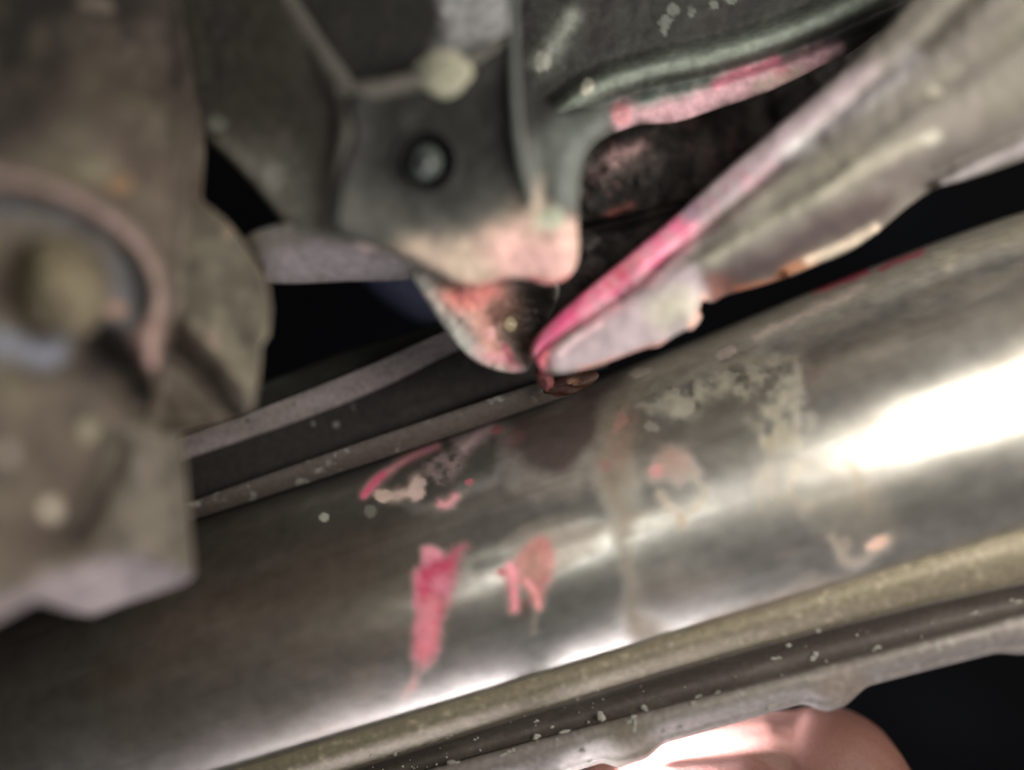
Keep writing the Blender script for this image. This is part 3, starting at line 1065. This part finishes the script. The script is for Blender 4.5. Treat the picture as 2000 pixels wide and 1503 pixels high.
def arm_v(x, y):
    a = seg_dist(x, y, ATOP, False)[0]
    b = seg_dist(x, y, ABOT, False)[0]
    return a / (a + b + 1e-6)


def d_arm(x, y):
    v = arm_v(x, y)
    wdt = 1 + sm(x, 1150, 1700) * 1.6
    crease = np.exp(-((v - (0.30 - 0.1 * sm(x, 1300, 1600))) / 0.06) ** 2)
    d = 0.2445 - 0.00002 * (x - 1040)
    d = d - 0.0035 * wdt * np.sin(np.clip(v, 0, 1) * math.pi * 0.8) ** 0.8
    d = d + 0.0022 * crease
    d = d + 0.006 * wdt * sm(v, 0.62, 1.0) * sm(x, 1340, 1420)
    d = d - 0.0012 * np.exp(-((v - 0.55) / 0.06) ** 2) * sm(x, 1250, 1400)
    # rolled lower rim on the far right
    d = d - 0.006 * ridge(x, y, [(1840, 362), (1900, 330), (2000, 285), (2200, 200)], 18)
    d = d - 0.004 * ridge(x, y, [(1540, 536), (1600, 508), (1660, 480), (1710, 448)], 9)
    d = d + 0.0014 * NZ.fbm(x / 80 + 9, y / 80, 3)
    return d


def paint_arm(x, y):
    p = Paint(x, y, (106, 99, 92), 0.75, 0.05)
    p.mottle((92, 88, 76), 160, -0.2, 0.5, 0.8, 27, 2, .7, -40)
    p.mottle((126, 121, 109), 70, 0.1, 0.6, 0.5, 28, 2, .7, -35)
    # violet grey dust near the top edge
    p.patch([(1330, 400), (1480, 270), (1600, 190), (1700, 130), (1640, 210), (1520, 320), (1400, 430), (1340, 470)], (176, 156, 162), 22, 0.85, 20, 50)
    p.line([(1540, 300), (1620, 250), (1700, 190), (1790, 110)], 16, (186, 178, 178), 0.7, 10, 40)
    p.line([(1560, 290), (1580, 282)], 15, (200, 198, 194), 0.7, 10, 30)
    p.line([(1350, 470), (1440, 410), (1560, 340), (1680, 300)], 16, (128, 120, 108), 0.6, 12, 40)
    p.line([(1390, 500), (1480, 445), (1600, 380), (1700, 320), (1830, 262)], 14, (146, 140, 124), 0.8, 12, 40)
    p.spot(1820, 270, 20, (180, 176, 162), 0.6, 14, -20, 8)
    p.spot(1826, 180, 14, (170, 162, 146), 0.6, 12, 0, 6)
    # dirty brown underside, with its shade painted into the colour
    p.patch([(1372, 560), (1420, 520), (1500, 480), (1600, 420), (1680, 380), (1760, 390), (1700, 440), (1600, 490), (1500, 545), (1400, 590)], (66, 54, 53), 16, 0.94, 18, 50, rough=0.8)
    p.patch([(1700, 330), (1850, 300), (1960, 240), (2100, 150), (2100, 270), (1900, 340), (1800, 380)], (80, 72, 69), 24, 0.8, 20, 60)
    p.patch([(1366, 560), (1400, 540), (1440, 560), (1420, 590), (1370, 620)], (110, 70, 62), 12, 0.8, 10, 30)
    p.line([(1440, 565), (1500, 552), (1540, 534)], 8, (150, 90, 66), 0.7, 5, 20)
    p.line([(1530, 532), (1560, 520), (1590, 510)], 11, (160, 104, 72), 0.8, 6, 20)
    p.line([(1580, 508), (1640, 484), (1710, 446)], 8, (200, 182, 162), 0.95, 4, 20)
    p.line([(1850, 358), (1920, 325), (2010, 285), (2200, 195)], 13, (144, 136, 136), 0.85, 6, 30)
    # pale lobe at the tip
    p.patch([(1080, 716), (1090, 690), (1170, 630), (1260, 570), (1340, 520), (1372, 560), (1376, 600), (1350, 640), (1290, 670), (1200, 704), (1110, 728)],
            (170, 154, 158), 12, 0.95, 10, 30, rough=0.85)
    p.patch([(1280, 580), (1330, 565), (1368, 590), (1350, 625), (1300, 640), (1270, 620)], (178, 172, 154), 16, 0.85, 14, 30)
    p.line([(1350, 638), (1372, 600), (1376, 580)], 7, (214, 160, 142), 0.7, 4, 20)
    p.line([(1130, 722), (1200, 702), (1300, 668)], 5, (206, 140, 120), 0.6, 4, 20)
    p.line([(1085, 700), (1130, 668), (1160, 642), (1230, 590)], 7, (150, 128, 134), 0.8, 4, 30)
    p.line([(1095, 690), (1130, 660), (1170, 632)], 7, (226, 196, 200), 0.8, 3, 30)
    # wet pink along the top edge
    p.patch([(1036, 700), (1046, 656), (1090, 608), (1150, 556), (1230, 492), (1310, 428), (1350, 432), (1356, 452), (1310, 500), (1250, 548), (1180, 598), (1120, 640), (1075, 676), (1068, 712), (1050, 726)],
            (198, 84, 124), 11, 0.92, 16, 30, rough=0.42)
    p.patch([(1070, 640), (1110, 600), (1190, 535), (1250, 500), (1300, 480), (1230, 540), (1180, 580), (1120, 625)], (222, 80, 132), 12, 0.6, 12, 24, rough=0.3)
    p.patch([(1250, 500), (1300, 450), (1345, 436), (1340, 470), (1290, 510), (1250, 535)], (238, 136, 164), 10, 0.8, 10, 24, rough=0.35)
    p.patch([(1190, 545), (1240, 500), (1260, 490), (1250, 515), (1210, 550), (1180, 570)], (176, 96, 92), 9, 0.75, 8, 22)
    p.line([(1180, 600), (1230, 566), (1300, 510), (1340, 474)], 6, (120, 70, 86), 0.8, 5, 30)
    p.spot(1350, 415, 20, (130, 100, 120), 0.7, 24, 30, 8)
    p.patch([(1060, 660), (1180, 540), (1330, 430), (1380, 440), (1300, 540), (1150, 640)], (196, 150, 158), 10, 0.6, 14, 30, rough=0.6, brk=34)
    p.patch([(1330, 440), (1380, 390), (1460, 320), (1500, 330), (1400, 430)], (196, 130, 146), 14, 0.5, 14, 30, brk=30)
    p.line([(1052, 728), (1060, 700), (1066, 690)], 7, (226, 130, 128), 0.7, 3, 20)
    p.line([(1075, 724), (1070, 700)], 5, (96, 66, 60), 0.8, 3, 20)
    return p


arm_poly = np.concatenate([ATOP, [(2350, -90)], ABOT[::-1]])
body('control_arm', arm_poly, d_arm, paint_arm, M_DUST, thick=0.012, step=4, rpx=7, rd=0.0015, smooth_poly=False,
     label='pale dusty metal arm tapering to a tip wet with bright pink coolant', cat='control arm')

dome('rust_drip', 1112, 752, .268, 54, 20, 0.002, lambda x, y: Paint(x, y, (44, 22, 15), .6).spot(1118, 745, 12, (110, 80, 62), .8, 7), M_CAST, pipe, ang=-14, lump=.5,
     label='wet rust brown drip under the arm tip')
dome('coolant_drip', 1064, 738, .258, 18, 26, 0.005, lambda x, y: Paint(x, y, (120, 70, 70), .3), M_STEEL, pipe, ang=-30, lump=.4, label='dull pink drip hanging from the arm tip')

# ------------------------------------------------------------------ cast bracket, out of focus
br = thing('cast_bracket', W(200, 700, .19), 'brown grey cast metal bracket with a round bolted boss, out of focus at the left', 'bracket')
RIM = [(-60, 340), (0, 345), (60, 355), (140, 385), (215, 430), (270, 480), (303, 540), (312, 600), (298, 650), (292, 700)]


def d_brk(x, y):
    d = 0.178 + 0.00008 * np.clip(x, -300, 330)
    d = d + 0.016 * sm(320 - y + 0.4 * (x - 200), 0, 260)
    # octagonal ear lies a step behind
    d = d + 0.014 * sm(x + 0.12 * (y - 500), 330, 352) * (1 - sm(y, 820, 850))
    d = d - 0.005 * ridge(x, y, RIM, 26)
    # sunk dish inside the rim
    dish = sm(1 - np.hypot((x - 60) / 250, (y - 560) / 200), 0.0, .25)
    d = d + 0.004 * dish
    d = d + 0.014 * ridge(x, y, [(190, 670), (240, 720), (280, 790)], 30)
    d = d + 0.007 * ridge(x, y, [(225, 880), (190, 960), (130, 1040)], 34)
    d = d + 0.006 * ridge(x, y, [(340, 690), (400, 740), (455, 800)], 20)
    d = d - 0.004 * ridge(x, y, [(370, 640), (440, 710), (480, 770)], 24)
    # bottom face turns under
    yb = np.interp(x, [-200, 0, 90, 240, 270, 330, 380], [1240, 1160, 1118, 1076, 1084, 1100, 1112])
    d = d + 0.00016 * np.clip(y - yb, 0, 200)
    d = d + 0.003 * NZ.fbm(x / 110, y / 110, 3)
    return d


def paint_brk(x, y):
    p = Paint(x, y, (84, 74, 65), 0.85, 0.05)
    p.mottle((76, 65, 57), 140, -0.2, 0.5, 0.8, 30)
    p.mottle((106, 98, 82), 70, 0.0, 0.5, 0.7, 31)
    p.patch([(-400, -200), (420, -200), (400, 60), (280, 90), (160, 150), (60, 290), (-400, 330)], (28, 24, 22), 80, 0.95, 60, 120)  # shade painted over the top of the casting
    p.patch([(60, 1090), (120, 1020), (180, 930), (215, 860), (222, 900), (210, 1000), (150, 1070), (90, 1110)], (66, 58, 52), 16, 0.8, 12, 40)  # dark diagonal: groove shading painted in together with grime
    p.patch([(340, 690), (400, 730), (450, 800), (420, 800), (360, 740), (330, 720)], (80, 74, 66), 12, 0.7, 8, 30)
    p.spot(190, 8, 34, (104, 92, 84), 0.8, 16, 10, 10)
    p.patch([(-100, 380), (0, 375), (120, 410), (230, 470), (280, 560), (270, 640), (200, 640), (220, 560), (160, 450), (0, 420)], (88, 90, 96), 22, 0.8, 14, 50)
    p.patch([(-100, 610), (0, 640), (60, 670), (130, 660), (110, 720), (0, 700), (-100, 680)], (116, 118, 130), 14, 0.85, 10, 50)
    p.line(RIM, 17, (158, 134, 126), 0.75, 10, 50)
    p.line([(296, 640), (270, 670), (290, 700)], 20, (170, 134, 128), 0.7, 10, 30)
    p.spot(228, 605, 24, (162, 124, 104), 0.7, 15, -20, 8)
    p.spot(418, 660, 15, (190, 156, 142), 0.9, 20, 0, 5)
    p.spot(445, 458, 11, (150, 128, 114), 0.8, 16, -20, 5)
    p.spot(102, 995, 20, (178, 166, 148), 0.9, 22, 0, 6)
    p.spot(16, 885, 20, (146, 138, 126), 0.8, 18, 0, 6)
    p.spot(172, 840, 20, (146, 138, 116), 0.7, 24, 0, 8)
    p.spot(235, 358, 24, (142, 108, 78), 0.7, 18, 0, 10)
    p.spot(170, 335, 40, (122, 116, 94), 0.7, 20, 10, 10)
    p.line([(498, 620), (510, 650), (520, 670)], 9, (140, 134, 110), 0.7, 4)
    p.patch([(140, 690), (180, 640), (240, 660), (280, 700), (290, 790), (270, 800), (230, 760), (180, 760)], (46, 40, 40), 20, 0.9, 16, 40)
    p.patch([(395, 425), (440, 440), (515, 540), (520, 650), (490, 780), (470, 800), (440, 720), (380, 640), (350, 560), (360, 460)], (108, 101, 88), 14, 0.8, 16, 40)
    p.patch([(220, 850), (350, 856), (372, 1100), (290, 1080), (225, 1070)], (104, 96, 86), 14, 0.75, 10, 40)
    p.mottle((84, 76, 66), 34, 0.0, 0.5, 0.5, 44)
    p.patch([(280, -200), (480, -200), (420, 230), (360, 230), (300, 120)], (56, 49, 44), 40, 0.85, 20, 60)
    # underside painted paler, as lit from below
    p.patch([(-300, 1290), (0, 1168), (90, 1124), (240, 1080), (300, 1096), (372, 1118), (378, 1135), (170, 1206), (60, 1180), (-300, 1330)], (144, 133, 132), 12, 0.8, 8, 40)
    return p


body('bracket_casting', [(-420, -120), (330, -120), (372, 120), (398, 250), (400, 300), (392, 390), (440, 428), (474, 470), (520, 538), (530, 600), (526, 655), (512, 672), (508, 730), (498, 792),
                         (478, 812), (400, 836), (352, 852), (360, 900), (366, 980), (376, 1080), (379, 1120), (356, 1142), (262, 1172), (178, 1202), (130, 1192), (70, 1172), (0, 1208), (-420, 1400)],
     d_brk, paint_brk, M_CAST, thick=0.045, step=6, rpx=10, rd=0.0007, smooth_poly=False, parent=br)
boltb = dome('mounting_bolt', 110, 562, .189, 92, 96, 0.012, lambda x, y: Paint(x, y, (108, 98, 80), .8, .1).mottle((96, 84, 70), 60, -.1, .5, .8, 33).spot(85, 540, 50, (116, 106, 84), .7, 60, 0, 14), M_CAST, br, ang=20, lump=.35)
dome('bolt_tip', 95, 540, .179, 42, 44, 0.006, lambda x, y: Paint(x, y, (114, 104, 84), .8, .1), M_CAST, boltb, ang=20, lump=.3)

# ------------------------------------------------------------------ hand, and an unseen torch placed to light it
nt = None
M_SKIN.use_nodes = True
b = M_SKIN.node_tree.nodes['Principled BSDF']
tn = M_SKIN.node_tree.nodes.new('ShaderNodeTexNoise')
tn.inputs['Scale'].default_value = 900
tn.inputs['Detail'].default_value = 6
cr = M_SKIN.node_tree.nodes.new('ShaderNodeValToRGB')
cr.color_ramp.elements[0].color = (0.085, 0.032, 0.022, 1)
cr.color_ramp.elements[1].color = (0.15, 0.062, 0.043, 1)
tcs = M_SKIN.node_tree.nodes.new('ShaderNodeTexCoord')
M_SKIN.node_tree.links.new(tcs.outputs['Object'], tn.inputs['Vector'])
M_SKIN.node_tree.links.new(tn.outputs['Fac'], cr.inputs[0])
M_SKIN.node_tree.links.new(cr.outputs[0], b.inputs['Base Color'])
bp = M_SKIN.node_tree.nodes.new('ShaderNodeBump')
bp.inputs['Strength'].default_value = 0.7
bp.inputs['Distance'].default_value = 0.0004
M_SKIN.node_tree.links.new(tn.outputs['Fac'], bp.inputs['Height'])
M_SKIN.node_tree.links.new(bp.outputs[0], b.inputs['Normal'])
b.inputs['Roughness'].default_value = 0.7
b.inputs['Subsurface Weight'].default_value = 0.2
b.inputs['Subsurface Radius'].default_value = (0.006, 0.002, 0.001)
b.inputs['Subsurface Scale'].default_value = 1.0


def capsules(chains, seg=18):
    V, F = [], []
    for ch in chains:
        for k in range(len(ch) - 1):
            a, ra = Vector(W(*ch[k][:3])), ch[k][3]
            c, rc = Vector(W(*ch[k + 1][:3])), ch[k + 1][3]
            ax = (c - a)
            L = ax.length
            ax.normalize()
            u = ax.orthogonal().normalized()
            v = ax.cross(u)
            rings = []
            for i in range(1, 7):
                th = math.pi / 2 * i / 6
                rings.append((a - ax * ra * math.cos(th), ra * math.sin(th)))
            for i in range(6, 0, -1):
                th = math.pi / 2 * i / 6
                rings.append((c + ax * rc * math.cos(th), rc * math.sin(th)))
            b0 = len(V)
            V.append(a - ax * ra)
            for (p, r) in rings:
                for j in range(seg):
                    t = 2 * math.pi * j / seg
                    V.append(p + u * r * math.cos(t) + v * r * math.sin(t))
            V.append(c + ax * rc)
            e = len(V) - 1
            for j in range(seg):
                F.append([b0, b0 + 1 + (j + 1) % seg, b0 + 1 + j])
            for i in range(len(rings) - 1):
                for j in range(seg):
                    F.append([b0 + 1 + i * seg + j, b0 + 1 + i * seg + (j + 1) % seg, b0 + 1 + (i + 1) * seg + (j + 1) % seg, b0 + 1 + (i + 1) * seg + j])
            for j in range(seg):
                F.append([e, e - seg + j, e - seg + (j + 1) % seg])
    return np.array([list(v) for v in V]), F


hand_chains = [
    # forearm, wrist, body of the hand
    [(2250, 2900, .32, .032), (2080, 2400, .31, .027), (1960, 2060, .305, .024), (1800, 1800, .300, .026), (1690, 1640, .298, .0275), (1625, 1530, .296, .0275)],
    [(1900, 2060, .305, .023), (1620, 1840, .295, .021), (1560, 1700, .292, .018)],
    # thumb
    [(1740, 1780, .290, .018), (1630, 1665, .284, .0165), (1450, 1565, .280, .0145), (1320, 1560, .281, .0120)],
    # index, middle, ring and little finger, curled in
    [(1625, 1520, .299, .0235), (1490, 1480, .300, .0180), (1340, 1490, .298, .0150), (1200, 1530, .294, .0120)],
    [(1560, 1720, .292, .0150), (1440, 1720, .284, .0130), (1320, 1735, .276, .0110), (1240, 1770, .280, .0092)],
    [(1580, 1810, .296, .0135), (1430, 1820, .286, .0112), (1310, 1835, .280, .0096), (1250, 1865, .284, .0083)],
    [(1640, 1910, .300, .0120), (1480, 1920, .290, .0103), (1360, 1930, .284, .0086), (1300, 1950, .288, .0076)],
]
hv, hf = capsules(hand_chains)
hand = mesh_obj('hand', hv, hf, M_SKIN, None, label='bare hand at the bottom edge, its knuckle lit white by a torch', cat='hand')
rm = hand.modifiers.new('skin_surface', 'REMESH')
rm.mode = 'VOXEL'
rm.voxel_size = 0.0011
rm.use_smooth_shade = True
smd = hand.modifiers.new('soften', 'SMOOTH')
smd.factor = 0.5
smd.iterations = 10

torch = thing('torch', W(1150, 1760, .31), 'small black torch with a lit lens shining on the hand below the pipe', 'torch')


def cyl(name, a, c, ra, rc, mat, parent, seg=32, **kw):
    ax = (c - a).normalized()
    u = ax.orthogonal().normalized()
    v = ax.cross(u)
    V = []
    for (p, r) in ((a, ra), (c, rc)):
        for j in range(seg):
            t = 2 * math.pi * j / seg
            V.append(list(p + u * r * math.cos(t) + v * r * math.sin(t)))
    F = [[j, (j + 1) % seg, seg + (j + 1) % seg, seg + j] for j in range(seg)]
    F.append(list(range(seg))[::-1])
    F.append([seg + j for j in range(seg)])
    V = np.array(V)
    return mesh_obj(name, V, F, mat, Paint(V[:, 0] * 5000, V[:, 2] * 5000, (30, 30, 32), .35, .6) if mat is not M_LENS else None, smooth=False, parent=parent, **kw)


M_LENS = bpy.data.materials.new('lit_lens')
M_LENS.use_nodes = True
lb = M_LENS.node_tree.nodes['Principled BSDF']
lb.inputs['Emission Color'].default_value = (0.95, 0.96, 1, 1)
lb.inputs['Emission Strength'].default_value = 40
t_a = W(1120, 1860, .335)
t_b = W(1140, 1640, .250)
t_dir = (W(1340, 1495, .290) - t_b).normalized()
t_a = t_b - t_dir * 0.10
cyl('barrel', t_a, t_b - t_dir * .02, .011, .011, M_EDGE, torch)
cyl('head', t_b - t_dir * .02, t_b, .011, .014, M_EDGE, torch)
cyl('lens', t_b + t_dir * .0004, t_b + t_dir * .001, .0115, .0115, M_LENS, torch)
sp = bpy.data.lights.new('torch_beam', 'SPOT')
sp.energy = 42.0
sp.spot_size = math.radians(46)
sp.spot_blend = 0.9
sp.shadow_soft_size = 0.008
sp.color = (0.80, 0.84, 1)
so = bpy.data.objects.new('torch_beam', sp)
C.objects.link(so)
so.location = t_b + t_dir * .003
so.rotation_euler = t_dir.to_track_quat('-Z', 'Y').to_euler()
